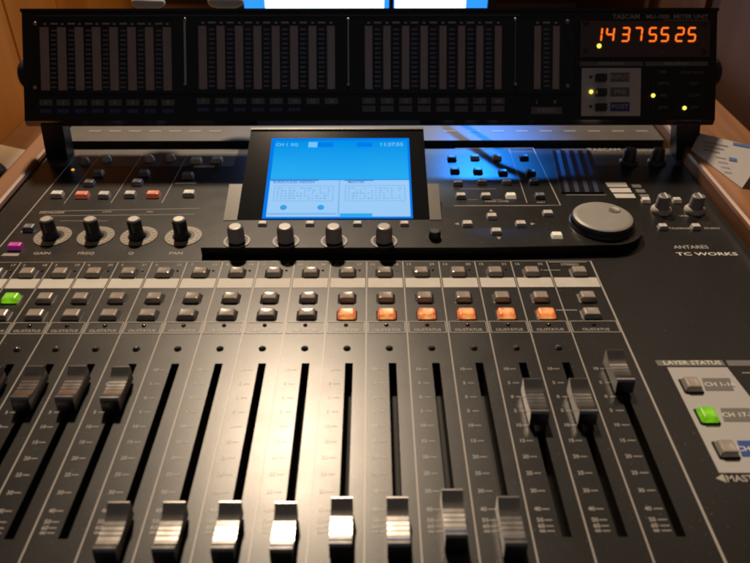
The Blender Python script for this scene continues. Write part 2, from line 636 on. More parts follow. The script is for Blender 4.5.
# rear band, lamp light painted into its colour, then the upper left section
LIT_BAND = mat('rear_band_lit', (0.060, 0.055, 0.050), 0.4, noise=0.04, nscale=50)
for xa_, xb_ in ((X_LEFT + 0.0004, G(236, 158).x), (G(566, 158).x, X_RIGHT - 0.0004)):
    m.rect(xa_, Y(166), xb_, Y_BACK - 0.0003, 0.0001, LIT_BAND)
gl((0, 247), (78, 154), 0.0009)
gl((78, 154), (200, 154), 0.0005, Z1, PRINT_DIM)
gl((100, 155), (64, 204), 0.0005)
gl((142.7, 154), (111, 203))
gl((188, 154), (162, 203))
gl((41, 211.5), (200, 208.5), 0.0005)
gl((45, 216), (194, 214.5), 0.0005)
gl((60, 221), (108, 221), 0.0004)
gt('EQUALIZER', 52, 212.8, 0.0036)
gt('LOW', 107, 212, 0.0028)
gt('MID', 150, 212, 0.0028)
for s, x in (('GAIN', 42), ('FREQ', 86), ('Q', 131), ('PAN', 176)):
    gt(s, x, 253.5, 0.0042, PRINT, 1.15)
gq([(1, 256), (18, 256), (20, 253.5), (4, 253.5)], PRINT)
gq([(193, 167.5), (214, 167.5), (215, 165.5), (194.5, 165.5)], PRINT)
gq([(174, 184), (196, 184), (197, 182.5), (176, 182.5)], PRINT_DIM)
gq([(20, 232.5), (34, 232.5), (36, 229.5), (24, 229.5)], PRINT_DIM)
# upper right matrix of keys: outlines and captions
gl((455, 148.5), (533, 148))
gl((533, 148), (560.5, 205.5), 0.0008)
gl((454, 205.8), (560.5, 205.5), 0.0008)
gl((509, 149), (527, 203), 0.0006)
gl((509, 152), (533, 152), 0.0004, Z2)
gl((460, 189), (496, 189), 0.0004)
gt('FADER LAYER', 497, 201.5, 0.0030)
gt('SHIFT', 541, 202.5, 0.0026)
for x in (476, 500):
    gl((x - 8, 199.8), (x + 2, 199.8), 0.0004)
# channel level meters printed frame
for x in (568, 581, 593):
    gl((x - 6, 152), (x + 9, 192), 0.0006)
gl((566, 195), (606, 195), 0.0006)
gt('TASCAM', 604, 149.8, 0.0068, PRINT, 1.1)
gt('DIGITAL', 645, 150.5, 0.0042)
gl((590, 157), (668, 157), 0.0005)
# pale caption strips
for ya_, yb_, xo in ((187, 182.5, 605), (192.5, 188.2, 609), (198, 193.8, 613)):
    gq([(xo + 3, ya_), (xo + 23, ya_), (xo + 20.5, yb_), (xo, yb_)], WRITE)
for yy, xo in ((186, 633), (191, 637), (196, 641)):
    gq([(xo, yy + 1.6), (xo + 9, yy + 1.6), (xo + 7, yy - 1.6), (xo - 2, yy - 1.6)], GREYBAR)
gt('TALKBACK', 680, 228.5, 0.0032)
gt('STUDIO', 712, 228.5, 0.0032)
gt('LEVEL', 684, 216, 0.0026)
gt('ANTARES', 691, 247.3, 0.0056, PRINT, 1.0)
gt('TC WORKS', 707, 254.2, 0.0052, PRINTHI, 1.55)
# layer status box
gq([(658, 366), (725.5, 366), (722, 360.5), (655, 360.5)], GREYBAR)
gt('LAYER STATUS', 692, 363.2, 0.0044, PRINTHI, 1.1, Z2)
gq([(719, 473), (809, 473), (727, 367.5), (667, 367.5)], mat('layer_grey', (0.44, 0.43, 0.43), 0.5))
gq([(728.5, 366), (790, 366), (786, 360.5), (725.5, 360.5)], GREYBAR)
gq([(705.5, 391), (734, 391), (729.5, 378.5), (701.5, 378.5)], GREYBAR, Z2)
gt('CH 1-16', 719.5, 385, 0.0042, PRINTHI, 1.1, Z3)
gq([(724, 422), (755, 422), (749, 408.5), (720, 408.5)], GREYBAR, Z2)
gt('CH 17-32', 740, 415.5, 0.0042, PRINTHI, 1.1, Z3)
LBL_BLUE = mat('label_bright_blue', (0.02, 0.07, 0.32), 0.5)
gq([(742, 457), (776, 457), (768, 441), (736.5, 441)], LBL_BLUE, Z2)
gt('CH 33-48', 756, 449.5, 0.0042, PRINTHI, 1.1, Z3)
gt('\u25c0MASTER', 741, 479, 0.0052, PRINT, 1.0)
gl((742, 373), (775, 373), 0.0006)
m.build('top_panel', con)

# little diodes
for k in STRIPS:
    c = bx(k) + (bx(k + 1) - bx(k)) * 0.55
    if k < 5:
        d = MB()
        d.lathe(c, Y(348.5), [(0.0021, 0.0001), (0.0021, 0.0004), (0.0014, 0.0006)], BLACK, 16)
        d.dome(c, Y(348.5), 0.0014, 0.0006, 0.0012, LEDBODY)
        d.build('indicator_diode', con)
    d = MB()
    d.dome((bx(k) + bx(k + 1)) / 2, Y(325.2), 0.0013, 0.0001, 0.0009, LEDOFF)
    d.build('overload_diode', con)

# channel keys: three rows
LITC = {-1, 0, 1, 2, 3, 4}
for k in STRIPS:
    w = bx(k + 1) - bx(k)
    for row, (py, fr) in enumerate(((271, 0.48), (296.3, 0.50), (313, 0.51))):
        if k == 5:
            fr = (0.62, 0.58, 0.52)[row]
        mt, lb = KEY, None
        if row == 2 and k in LITC:
            mt, lb = ORANGE, 'orange lit key'
        if row == 1 and k == -10:
            mt, lb = GREEN, 'green lit key'
        d = MB()
        cx, cy = bx(k) + w * fr, Y(py, 0.002)
        kw = 0.0102 if row < 2 else 0.0110
        d.key(cx, cy, kw, 0.0086, 0.0001, 0.0034, mt)
        d.key(cx, cy, kw + 0.0014, 0.0100, 0.00012, 0.0005, BLACK)
        if row == 0 and k < 5:
            d.dome(cx + 0.0078, cy + 0.0035, 0.0008, 0.0001, 0.0006, LEDOFF, 10)
        d.build('channel_key', con, lb, origin=(cx, cy, 0))


# fader caps
def cap_mesh(metal):
    c = MB()
    w = 0.0047
    prof = [(0.0122, 0.0020), (0.0126, 0.0124), (0.0122, 0.0131), (0.0113, 0.0132)]
    prof += [(0.0096, 0.0120), (0.0080, 0.0109), (0.0066, 0.01022), (0.0052, 0.00985), (0.0041, 0.00966), (0.00405, 0.0094), (0.0036, 0.0094),
             (0.0035, 0.00962), (0.0016, 0.00956), (0.00155, 0.0093), (0.0011, 0.0093), (0.0010, 0.00956), (-0.0009, 0.00960), (-0.00095, 0.00935), (-0.0014, 0.00935),
             (-0.0015, 0.00962), (-0.0034, 0.00973), (-0.00345, 0.0095), (-0.0039, 0.0095), (-0.0040, 0.00978), (-0.0060, 0.01000), (-0.0080, 0.01040), (-0.0092, 0.0109)]
    prof += [(-0.0100, 0.0117), (-0.0112, 0.0116), (-0.0120, 0.0104), (-0.0130, 0.0020)]
    prof = [(y * 0.95, z * 0.84) for y, z in prof]
    c.extrude_x(prof, -w, w, metal)
    c.box(-0.0009, -0.004, -0.0055, 0.0009, 0.004, 0.0021, BLACK)
    me = c
    return me


CAPS = {-11: 383, -10: 383, -9: 382, -8: 381, -7: 381, -6: 382, -5: 525, -4: 525, -3: 525, -2: 526, -1: 521, 0: 521, 1: 513, 2: 521, 3: 396, 4: 396, 5: 366}
first = None
for k in STRIPS:
    if first is None:
        first = cap_mesh(CHROME).build('fader_cap', con)
        mod = first.modifiers.new('soft edge', 'BEVEL')
        mod.width = 0.0005
        mod.segments = 2
        mod.limit_method = 'ANGLE'
        mod.angle_limit = math.radians(40)
        o = first
    else:
        o = first.copy()
        COL.objects.link(o)
        o.parent = con
    g = G(371, CAPS[k], 0.010)
    o.location = (slot_x(k) - 0.0004, g.y, 0)

# equaliser encoders with diode rings
for px in (53, 96, 139, 183.5):
    g = G(px, 236.5)
    kn = MB()
    kn.lathe(g.x - 0.0012, g.y, [(0.0062, 0.0006), (0.0054, 0.0022), (0.0049, 0.0042), (0.0049, 0.0126), (0.0045, 0.0135)], KNOBDARK, 28, KNOBDARK)
    kn.lathe(g.x - 0.0012, g.y, [(0.0044, 0.0135), (0.0042, 0.0142), (0.0034, 0.0147)], ENCTOP, 28)
    kn.box(g.x - 0.0017, g.y - 0.0051, 0.006, g.x - 0.0007, g.y - 0.0047, 0.0130, PRINT_DIM)
    ob = kn.build('encoder_knob', con)
    rg = MB()
    rg.ring(g.x, g.y, 0.0078, 0.0128, 0.0005, RING)
    rg.ring(g.x, g.y, 0.0058, 0.0078, 0.00035, BLACK)
    for a in range(15):
        t = math.radians(-50 + a * 20)
        rg.disc(g.x + 0.0104 * math.cos(t), g.y + 0.0104 * math.sin(t), 0.0011, 0.0007, RINGDOT, 10)
    rg.build('diode_ring', ob)


def small_key(px, py, mt, name='function_key', w=0.0068, d=0.0058, h=0.0026, z=0.0001, label=None):
    b = MB()
    g = G(px, py, z + h * 0.6)
    b.key(g.x, g.y, w, d, z, h, mt)
    return b.build(name, con, label, origin=(g.x, g.y, z))


for px, py, mt, w in ((57, 193.5, KEYWHITE, .0096), (82, 194, KEYSALMON, .0106), (104, 194, KEYGREY, .0090), (130, 193.5, KEYGREY, .0090), (153, 193.5, KEYSALMON, .0106), (189, 192.7, KEYWHITE, .0096),
                      (89, 182, KEYBLUE, .0085), (137, 181.5, KEYBLUE, .0085), (98, 172, KEYBLUE, .0085), (144, 172, KEYBLUE, .0085), (187.5, 174.5, KEYBLUE, .0095),
                      (196, 159.5, KEYGREY, .0095), (217, 158.8, KEYGREY, .0095), (29, 227, KEYBLUE, .0085)):
    small_key(px, py, mt, 'section_key', w, 0.0074, 0.0034)
small_key(15, 245.5, KEYPINK, 'section_key', 0.0098, 0.0064, 0.0034, label='magenta key at the panel edge')
for px, py in ((85, 162.5), (107, 160.5), (150, 160.5), (171, 159.5)):
    g = G(px, py)
    b = MB()
    b.lathe(g.x, g.y, [(0.0042, 0.0001), (0.0036, 0.0030), (0.0026, 0.0044), (0.0018, 0.0048)], SKIRT if px > 90 else KNOBGREY, 20)
    b.build('trim_button', con)
g = G(73, 170)
b = MB()
b.dome(g.x, g.y, 0.0013, 0.0001, 0.0011, LEDAMBER)
b.build('access_diode', con)

# right-hand key matrix
for px, py, mt in ((452, 157.5, KEYDARK), (475, 156.5, KEYGREY), (497, 156.5, KEYGREY), (524, 156.5, KEYDARK),
                   (455, 169.5, KEYDARK), (478, 170, KEYDARK), (503, 171.5, KEYDARK), (531, 171.5, KEYDARK),
                   (458, 182, KEYBLUE), (482, 181, KEYBLUE), (507, 181, KEYBLUE), (534, 181, KEYDARK),
                   (461, 195, KEYGREY), (486, 195, KEYGREY), (511, 195, KEYLIT), (540, 195, KEYBLUE)):
    small_key(px, py, mt, 'matrix_key', 0.0079, 0.0060, 0.0030)
for px, py, mt in ((646, 199.5, KEYWHITE), (677, 199.5, KEYGREY), (663, 226, KEYGREY), (696, 226, KEYGREY)):
    small_key(px, py, mt, 'talkback_key', 0.0066, 0.0058, 0.0028)

# monitor level knobs
for px, py, body, skirt in ((661, 211, KNOBGREY, SKIRT), (694.5, 211, KNOBGREY, SKIRT), (628, 163, KEYDARK, KNOBDARK), (656, 163, KEYDARK, KNOBDARK)):
    g = G(px, py)
    b = MB()
    b.lathe(g.x, g.y, [(0.0076, 0.0001), (0.0076, 0.0018), (0.0062, 0.0034)], skirt, 28)
    n = 28
    b.lathe(g.x, g.y, [(0.0054, 0.0034), (0.0048, 0.0118), (0.0044, 0.0128), (0.0036, 0.0131)], body, n, KNOBTOP if body is KNOBGREY else None)
    if body is KNOBGREY:
        b.box(g.x + 0.0001, g.y - 0.0042, 0.0132, g.x + 0.0012, g.y + 0.0036, 0.0136, KEYWHITE)
    b.build('level_knob', con)

# level meter window on the console
METERDIM = mat('meter_bar_dim', (0.016, 0.022, 0.06), 0.4)
mw = MB()
q = [G(561, 193, 0.0002), G(604, 193, 0.0002), G(590, 151, 0.0002), G(552, 151, 0.0002)]
mw.prism([(p.x, p.y) for p in q], 0.0002, 0.0010, BLACK, WINDOW)
for i in range(4):
    f0 = 0.10 + i * 0.23
    a = q[0].lerp(q[1], f0)
    b_ = q[0].lerp(q[1], f0 + 0.10)
    c = q[3].lerp(q[2], f0 + 0.10)
    d_ = q[3].lerp(q[2], f0)
    mw.poly([(p.x, p.y, 0.0012) for p in (a, b_, c, d_)], METERDIM)
mw.build('level_meter', con)

# layer keys
for px, py, mt, lb in ((692, 384, KEY, None), (708, 414.5, GREEN, 'green lit key'), (727, 448, KEY, None)):
    g = G(px, py, 0.002)
    b = MB()
    b.key(g.x, g.y, 0.0092, 0.0100, 0.0003, 0.0036, mt)
    b.key(g.x, g.y, 0.0106, 0.0114, 0.0003, 0.0010, BLACK)
    b.build('layer_key', con, lb, origin=(g.x, g.y, 0))

# rear cover strip behind the groove
rc = MB()
yb0, yb1 = Y(141.5), Y(141.5) + 0.09
rc.box(X_LEFT, yb0, -0.0695, X_RIGHT, yb1, 0.001, REAR)
rc.box(X_LEFT, Y_BACK + 0.0002, -0.0695, X_RIGHT, yb0 - 0.0002, -0.006, SLOT)
gx = [G(x, 132) for x in range(96, 236, 20)] + [G(x, 132) for x in range(450, 690, 24)]
for p in gx:
    rc.rect(p.x - 0.006, p.y - 0.002, p.x + 0.005, p.y + 0.0012, 0.0012, PRINT_DIM)
rc.build('rear_cover', con)

# raised control pod round the screen
PZ = 0.0068
jc = G(602.5, 224, PZ)
JR = 0.0272
pts = [G(200, 247.5, PZ), G(480, 247.5, PZ)]
pod = [(p.x, p.y) for p in pts]
a0 = -math.pi / 2 - 0.12
for i in range(22):
    a = a0 + i / 21.0 * (math.pi * 1.06)
    pod.append((jc.x + JR * math.cos(a), jc.y + JR * math.sin(a)))
for p in (G(445, 207, PZ), G(440, 200, PZ), G(232, 200, PZ), G(217, 219, PZ)):
    pod.append((p.x, p.y))
b = MB()
b.prism(pod, 0.0001, PZ, BLACK, PANEL)
hole = G(434, 237.5, PZ)
b.ring(hole.x, hole.y, 0.0042, 0.0062, PZ + 0.0002, SLOT, 24)
b.lathe(hole.x + 0.0004, hole.y, [(0.0042, PZ + 0.0001), (0.0040, PZ + 0.0050), (0.0030, PZ + 0.0056)], KNOBDARK, 24)
for px, py, r in ((456.5, 224, 0), (533, 224, 0), (491, 210.5, 1), (499, 238.5, 1)):
    p = G(px, py, PZ)
    s = 0.0016
    if r:
        sg = 1 if py < 220 else -1
        b.poly([(p.x - s, p.y - s * sg, PZ + .0002), (p.x + s, p.y - s * sg, PZ + .0002), (p.x, p.y + s * sg, PZ + .0002)], PRINT)
    else:
        sg = -1 if px < 490 else 1
        b.poly([(p.x - s * sg, p.y - s, PZ + .0002), (p.x + s * sg, p.y, PZ + .0002), (p.x - s * sg, p.y + s, PZ + .0002)], PRINT)
o = b.build('control_pod', con)
mod = o.modifiers.new('soft edge', 'BEVEL')
mod.width = 0.0009
mod.segments = 2
mod.limit_method = 'ANGLE'
for px in (262.5, 310, 357.5, 404.5):
    small_key(px, 223, KEYGREY, 'soft_key', 0.0066, 0.0050, 0.0022, PZ)
for px, py, mt in ((492, 215.5, KEYGREY), (467.5, 223, KEYGREY), (521, 223, KEYGREY), (496.5, 230.5, KEYGREY), (548, 212.5, KEYGREY), (557, 234.5, KEYLIT)):
    small_key(px, py, mt, 'cursor_key', 0.0076, 0.0062, 0.0026, PZ)
for px in (237, 286, 334, 384):
    g = G(px, 241.5, PZ)
    b = MB()
    b.lathe(g.x, g.y, [(0.0057, PZ + .0012), (0.0055, PZ + 0.0106), (0.0050, PZ + 0.0116)], KNOBGREY, 32, KNOBGREY)
    b.lathe(g.x, g.y, [(0.0052, PZ + 0.0116), (0.0048, PZ + 0.0121), (0.0038, PZ + 0.0123)], KNOBTOP, 32)
    ob = b.build('pod_knob', con)
    b = MB()
    b.ring(g.x, g.y, 0.0062, 0.0088, PZ + 0.0003, BLACK)
    b.ring(g.x, g.y, 0.0076, 0.0090, PZ + 0.0006, KNOBGREY)
    b.build('knob_collar', ob)

# jog wheel
b = MB()
wr = 0.0212
b.lathe(jc.x - 0.0008, jc.y + 0.0002, [(wr * 1.06, PZ + 0.0002), (wr * 1.06, PZ + 0.0014), (wr, PZ + 0.0016), (wr, PZ + 0.0050), (wr * 0.965, PZ + 0.0060)], KNOBDARK, 64)
for k in range(96):                              # knurled rim
    t = 2 * math.pi * k / 96
    cx_, cy_ = jc.x - 0.0008 + wr * math.cos(t), jc.y + 0.0002 + wr * math.sin(t)
    b.lathe(cx_, cy_, [(0.00035, PZ + 0.0018), (0.00035, PZ + 0.0048)], KNOBDARK, 6)
b.lathe(jc.x - 0.0008, jc.y + 0.0002, [(wr * 0.965, PZ + 0.0060), (wr * 0.93, PZ + 0.0065), (wr * 0.8, PZ + 0.0067), (wr * 0.4, PZ + 0.0069), (wr * 0.05, PZ + 0.0070)], WHEEL, 56)
jog = b.build('jog_wheel', con)
b = MB()
dx, dy = jc.x + 0.0090, jc.y + 0.0080
b.ring(dx, dy, 0.0034, 0.0042, PZ + 0.0075, KNOBGREY, 24)
b.lathe(dx, dy, [(0.0034, PZ + 0.0074), (0.0022, PZ + 0.0072), (0.0008, PZ + 0.0071)], STEEL, 24)
b.build('finger_dimple', jog)

# ------------------------------------------------------------------ tilted screen housing
TILT = math.radians(17.0)
sc0 = Vector((0, G(371, 220, PZ).y, PZ + 0.0006))
sn = Vector((0, -math.sin(TILT), math.cos(TILT)))
su = Vector((0, math.cos(TILT), math.sin(TILT)))


def SP(px, py, lift=0.0):
    p = plane_hit(px, py, sc0, sn) - sc0
    return Vector((p.x, p.dot(su), lift))


sm_ = Matrix.Translation(sc0) @ Matrix(((1, 0, 0), (0, su.y, sn.y), (0, su.z, sn.z))).to_4x4()
tl, tr, bl, br = SP(240, 128), SP(434, 128), SP(222, 220), SP(441.5, 220)
b = MB()
xl, xr, yt = (tl.x + bl.x) / 2, (tr.x + br.x) / 2, tl.y
# front face pieces: grey cheeks either side of the glass, and side walls reaching the console
il, ir = SP(240, 200).x, SP(428.5, 200).x
yc_ = SP(240, 184).y
b.box(xl, -0.0005, -0.004, il, yc_, 0.0, BEZEL)
b.box(ir, -0.0005, -0.004, xr, yc_, 0.0, BEZEL)
b.box(il + .0001, -0.0005, -0.004, ir - .0001, yt - .0021, -0.0006, GLASS)
b.box(il + .0001, yt - 0.0020, -0.004, ir - .0001, yt, 0.0004, BEZEL)
# wedge body below
drop = yt * math.tan(TILT)
b.extrude_x([(0.001, -0.0045), (yt - 0.0005, -0.0045), (yt - 0.0005, -drop - 0.002)], il + 0.0006, ir - 0.0006, BLACK)
hous = b.build('screen_housing', con, None, sm_)
b = MB()
q = [SP(264, 219.5), SP(412.5, 219.5), SP(409.5, 138), SP(270, 138)]
xl_, xr_ = (q[0].x + q[3].x) / 2, (q[1].x + q[2].x) / 2
y0_, y1_ = q[0].y + 0.0008, q[2].y
W_, H_ = xr_ - xl_, y1_ - y0_


def lr(u0, v0, u1, v1, z, mt):
    b.rect(xl_ + W_ * u0, y0_ + H_ * v0, xl_ + W_ * u1, y0_ + H_ * v1, z, mt)


def lbx(u0, v0, u1, v1, z, mt, t=0.004):
    lr(u0, v0, u1, v0 + t * 1.3, z, mt)
    lr(u0, v1 - t * 1.3, u1, v1, z, mt)
    lr(u0, v0, u0 + t, v1, z, mt)
    lr(u1 - t, v0, u1, v1, z, mt)


lr(0, 0, 1, 1, 0.0, LCD_EDGE)
lr(0.025, 0.46, 0.985, 0.97, 0.0001, LCD_A)
lr(0.025, 0.02, 0.985, 0.452, 0.0001, LCD_B)
lr(0.27, 0.875, 0.335, 0.945, 0.0002, LCD_L)
lr(0.34, 0.88, 0.45, 0.94, 0.0002, LCD_EDGE)
lr(0.62, 0.88, 0.73, 0.94, 0.0002, LCD_EDGE)
b.text('CH 1', xl_ + W_ * 0.08, y0_ + H_ * 0.91, 0.0044, 0.0002, LCD_L)
b.text('EQ', xl_ + W_ * 0.17, y0_ + H_ * 0.91, 0.0044, 0.0002, LCD_L)
b.text('11:37:55', xl_ + W_ * 0.87, y0_ + H_ * 0.91, 0.0054, 0.0002, LCD_L)
lr(0.50, 0.03, 0.508, 0.45, 0.0002, LCD_C)
lr(0.03, 0.44, 0.36, 0.465, 0.0003, LCD_D)
lr(0.54, 0.44, 0.74, 0.46, 0.0003, LCD_D)
b.text('SURROUND ASSIGN', xl_ + W_ * 0.19, y0_ + H_ * 0.424, 0.0034, 0.0004, LCD_D)
b.text('MASTER', xl_ + W_ * 0.62, y0_ + H_ * 0.424, 0.0034, 0.0004, LCD_D)
lbx(0.06, 0.20, 0.465, 0.385, 0.0002, LCD_C)
lbx(0.545, 0.20, 0.955, 0.385, 0.0002, LCD_C)
for v in (0.225, 0.255, 0.285, 0.315, 0.345):
    for i in range(14):
        u = 0.08 + i * 0.0265
        if random.random() < 0.8:
            lr(u, v, u + random.uniform(.008, .022), v + 0.012, 0.0003, LCD_C)
        if random.random() < 0.8:
            lr(u + 0.485, v, u + 0.485 + random.uniform(.008, .022), v + 0.012, 0.0003, LCD_C)
lr(0.03, 0.045, 0.49, 0.06, 0.0002, LCD_C)
lr(0.515, 0.02, 0.73, 0.055, 0.0003, LCD_A)
for u in (0.135, 0.385):
    b.disc(xl_ + W_ * u, y0_ + H_ * 0.125, 0.0024, 0.0003, LCD_D)
    b.disc(xl_ + W_ * u, y0_ + H_ * 0.125, 0.0017, 0.0004, LCD_A)
b.build('lcd_screen', hous)

# ------------------------------------------------------------------ meter bridge above the back edge
BT = math.radians(32.7)              # lean back from the console's normal
bo = plane_hit(371, 124.5, cam.location + (ROT @ Vector((0, 0, -1))) * 0.575, ROT @ Vector((0, 0, 1)))
fu = Vector((0, math.sin(BT), math.cos(BT)))
fn = Vector((0, -math.cos(BT), math.sin(BT)))
bo.x = 0.0
bri = thing('meter_bridge', 'long black meter bridge with dark level meters and an orange time display', 'meter bridge', bo)
bri.rotation_euler = Matrix(((1, 0, 0), (0, fu.y, fn.y), (0, fu.z, fn.z))).to_euler()


def BP(px, py):
    p = plane_hit(px, py, bo, fn) - bo
    return p.x, p.dot(fu)


def bq(mb, x0, y0, x1, y1, z, mt):
    a = BP(x0, y1)
    c = BP(x1, y0)
    mb.rect(a[0], a[1], c[0], c[1], z, mt)


def btext(mb, s, px, py, size, z, mt, sx=1.0):
    a = BP(px, py)
    mb.text(s, a[0], a[1], size, z, mt, sx)


x0b, y1b = BP(21.5, 10.5)
x1b, _ = BP(717.5, 10.5)
_, y0b = BP(371, 124.5)
b = MB()
# body: wedge, deep at the top and thin at the bottom so light passes below it
b.extrude_x([(y0b + 0.0035, 0.0), (y1b, 0.0), (y1b, -0.036), (y1b - 0.012, -0.040), (y0b + 0.020, -0.018), (y0b, -0.0058), (y0b, -0.0031)], x0b, x1b, BRIDGE)
LIP = mat('bridge_lip', (0.22, 0.22, 0.24), 0.16, metal=0.9)
b.poly([(x0b + .0002, y0b + 0.0034, 0.0002), (x0b + .0002, y0b - 0.0001, -0.0029), (x1b - .0002, y0b - 0.0001, -0.0029), (x1b - .0002, y0b + 0.0034, 0.0002)], LIP)
b.box(x0b - 0.0008, y1b - 0.0012, -0.034, x1b + 0.0008, y1b + 0.0012, 0.0012, BRIDGE)   # top lip
b.rect(x0b + 0.012, BP(0, 16)[1], x1b - 0.16, BP(0, 15.4)[1], 0.0001, TICK)
btext(b, 'TASCAM', 626, 16.8, 0.0052, 0.0002, TICKLIT, 1.1)
btext(b, 'MU-1000  METER UNIT', 677, 16.8, 0.0046, 0.0002, TICKLIT, 1.1)
bq(b, 663, 19.8, 708, 20.5, 0.0002, GOLD)
# captions under the meters
g1 = [45.9, 63.2, 80.5, 97.7, 115, 132.8, 150.4, 168]
g2 = [203.3, 221.5, 239.7, 258, 276.2, 294.4, 312.8, 331.2]
g3 = [368.7, 387, 405.5, 424, 442.7, 461.2, 479.4, 497.8]
g4 = [537, 555.5]
n = 1
for gi, grp in enumerate((g1, g2, g3)):
    for i, x in enumerate(grp):
        yy = (102.7, 101.2, 101)[gi]
        bq(b, x - 6.3, yy - 3.2, x + 6.6, yy + 2.8, 0.0002, LBLGREY)
        btext(b, str(n), x, yy, 0.0042, 0.0004, TICKLIT)
        if gi < 2:
            if not (gi == 1 and i > 5):
                bq(b, x - 5.5, yy + 6.2, x + 6.0, yy + 10.6, 0.0002, LBLBLUE)
                btext(b, 'BUS %d' % n, x, yy + 8.4, 0.0032, 0.0004, TICK)
        else:
            bq(b, x - 6.3, yy + 4.8, x + 6.6, yy + 10.8, 0.0002, LBLGREY)
            btext(b, str(n + 24), x, yy + 7.8, 0.0042, 0.0004, TICK)
        n += 1
bq(b, 531, 107, 562, 114, 0.0002, LBLGREY)
btext(b, 'STEREO', 546, 110.5, 0.0042, 0.0004, TICKLIT)
btext(b, 'L', 537, 102, 0.0038, 0.0002, TICKLIT)
btext(b, 'R', 555, 102, 0.0038, 0.0002, TICKLIT)
o = b.build('housing', bri)
mod = o.modifiers.new('soft edge', 'BEVEL')
mod.width = 0.0006
mod.limit_method = 'ANGLE'
# windows
for grp, xa, xb in ((g1, 34, 184.6), (g2, 186.6, 347.2), (g3, 349.6, 514), (g4, 516, 574)):
    b = MB()
    a0_ = BP(xa, 94)
    c0_ = BP(xb, 20.5)
    b.box(a0_[0], a0_[1], 0.0002, c0_[0], c0_[1], 0.0016, WINDOW)
    dy0 = 1.2 if grp is g1 else 0
    for i, x in enumerate(grp):
        bq(b, x - 3.6, 26.5 + dy0, x + 3.6, 89.5 + dy0, 0.0019, METER)
        bq(b, x - 1.3, 22.5 + dy0, x + 1.3, 24.2 + dy0, 0.0019, TICKLIT)
        if i < len(grp) - 1:
            xm = x + 9
            bq(b, xm - 3.6, 22.3 + dy0, xm + 3.6, 24 + dy0, 0.0019, TICKLIT)
            for j in range(13):
                y_ = 29 + j * 4.7 + dy0
                bq(b, xm - 3.0, y_, xm + 2.6, y_ + 1.9, 0.0018, TICK)
                bq(b, xm + 3.6, y_ + 0.6, xm + 4.4, y_ + 1.3, 0.0018, TICK)
    b.build('meter_window', bri)
for xs_ in (185.6, 348.4, 515):
    b = MB()
    a0_, c0_ = BP(xs_ - 0.45, 85), BP(xs_ + 0.45, 20)
    b.box(a0_[0], a0_[1], 0.0002, c0_[0], c0_[1], 0.0018, STEEL)
    for y_ in (20, 84.5):
        p = BP(xs_, y_)
        b.dome(p[0], p[1], 0.0014, 0.0018, 0.0009, STEEL, 12)
    b.build('window_joint', bri)
for px, py in ((36, 24), (36, 88), (567, 22), (567, 86)):
    p = BP(px, py)
    b = MB()
    b.dome(p[0], p[1], 0.0017, 0.0017, 0.0009, STEEL if px < 100 else KNOBGREY, 14)
    b.build('screw', bri)
# time display
b = MB()
a0_, c0_ = BP(579.5, 57.5), BP(709.5, 19.2 + 2)
b.box(a0_[0], a0_[1], 0.0002, c0_[0], c0_[1], 0.0014, DISPLAY)
for px, py in ((585.5, 23.5), (703, 24.5), (585.5, 51.5), (703, 52)):
    p = BP(px, py)
    b.dome(p[0], p[1], 0.0023, 0.0014, 0.0011, KEYDARK, 14)
btext(b, 'TIME', 660, 52.5, 0.0028, 0.0016, TICK)
td = b.build('time_display', bri)
SEGS = {'1': 'bc', '4': 'fgbc', '3': 'abgcd', '7': 'abc', '5': 'afgcd', '2': 'abged'}
for ch, px in zip('14375525', (597.5, 609.5, 624.8, 637.5, 652, 664, 679, 691)):
    b = MB()
    p = BP(px, 35)
    hw, hh, t = 0.0028, 0.0052, 0.00062
    sl = 0.10

    def seg(xa, ya, xb, yb):
        for tt, z, mt in ((t * 1.75, 0.0016, SEGHALO), (t, 0.0018, SEG)):
            a = Vector((xa + ya * sl, ya))
            c = Vector((xb + yb * sl, yb))
            d = (c - a).normalized()
            a2, c2 = a + d * 0.0006, c - d * 0.0006
            nn = Vector((-d.y, d.x)) * tt
            e = d * tt * 0.8
            b.poly([(p[0] + v.x, p[1] + v.y, z) for v in (a2 - e, a2 - nn, c2 - nn, c2 + e, c2 + nn, a2 + nn)], mt)
    S_ = {'a': (-hw, hh, hw, hh), 'g': (-hw, 0, hw, 0), 'd': (-hw, -hh, hw, -hh), 'f': (-hw, 0, -hw, hh), 'b': (hw, 0, hw, hh), 'e': (-hw, -hh, -hw, 0), 'c': (hw, -hh, hw, 0)}
    for s in SEGS[ch]:
        seg(*S_[s])
    b.build('digit', td)
b = MB()
p = BP(598.6, 46.3)
b.dome(p[0], p[1], 0.0019, 0.0014, 0.0010, LEDYEL, 14)
b.build('diode', td)
# function panel
b = MB()
bq(b, 579.5, 61.5, 643, 66, 0.0003, LBLGREY)
bq(b, 645, 61.5, 708, 66, 0.0003, LBLGREY)
btext(b, 'METER POINT', 611, 63.8, 0.0034, 0.0005, TICKLIT)
btext(b, 'TIME DISPLAY', 676, 63.8, 0.0034, 0.0005, TICKLIT)
bq(b, 581, 68, 641, 116, 0.0003, FUNCGREY)
for y_, mt, t in ((77.3, LBLGREY, 'INPUT'), (92, LBLGREY, 'PRE'), (106.8, LBLBLUE, 'POST')):
    bq(b, 610, y_ - 4.6, 629.5, y_ + 4.6, 0.0005, mt)
    btext(b, t, 619.7, y_, 0.0048, 0.0007, TICKLIT, 1.2)
bq(b, 675.3, 70, 676.2, 116, 0.0003, TICK)
btext(b, 'TIME', 662, 72, 0.0034, 0.0003, TICK)
btext(b, 'PEAK HOLD', 692, 72.5, 0.0034, 0.0003, TICK)
for i, y_ in enumerate((83.5, 95.5, 107.5)):
    btext(b, ('SMPTE', 'ABS', 'BARS')[i], 663, y_, 0.0034, 0.0003, TICK)
    btext(b, ('FAST', 'SLOW', 'OFF')[i], 694, y_, 0.0034, 0.0003, TICK)
b.build('function_panel', bri)
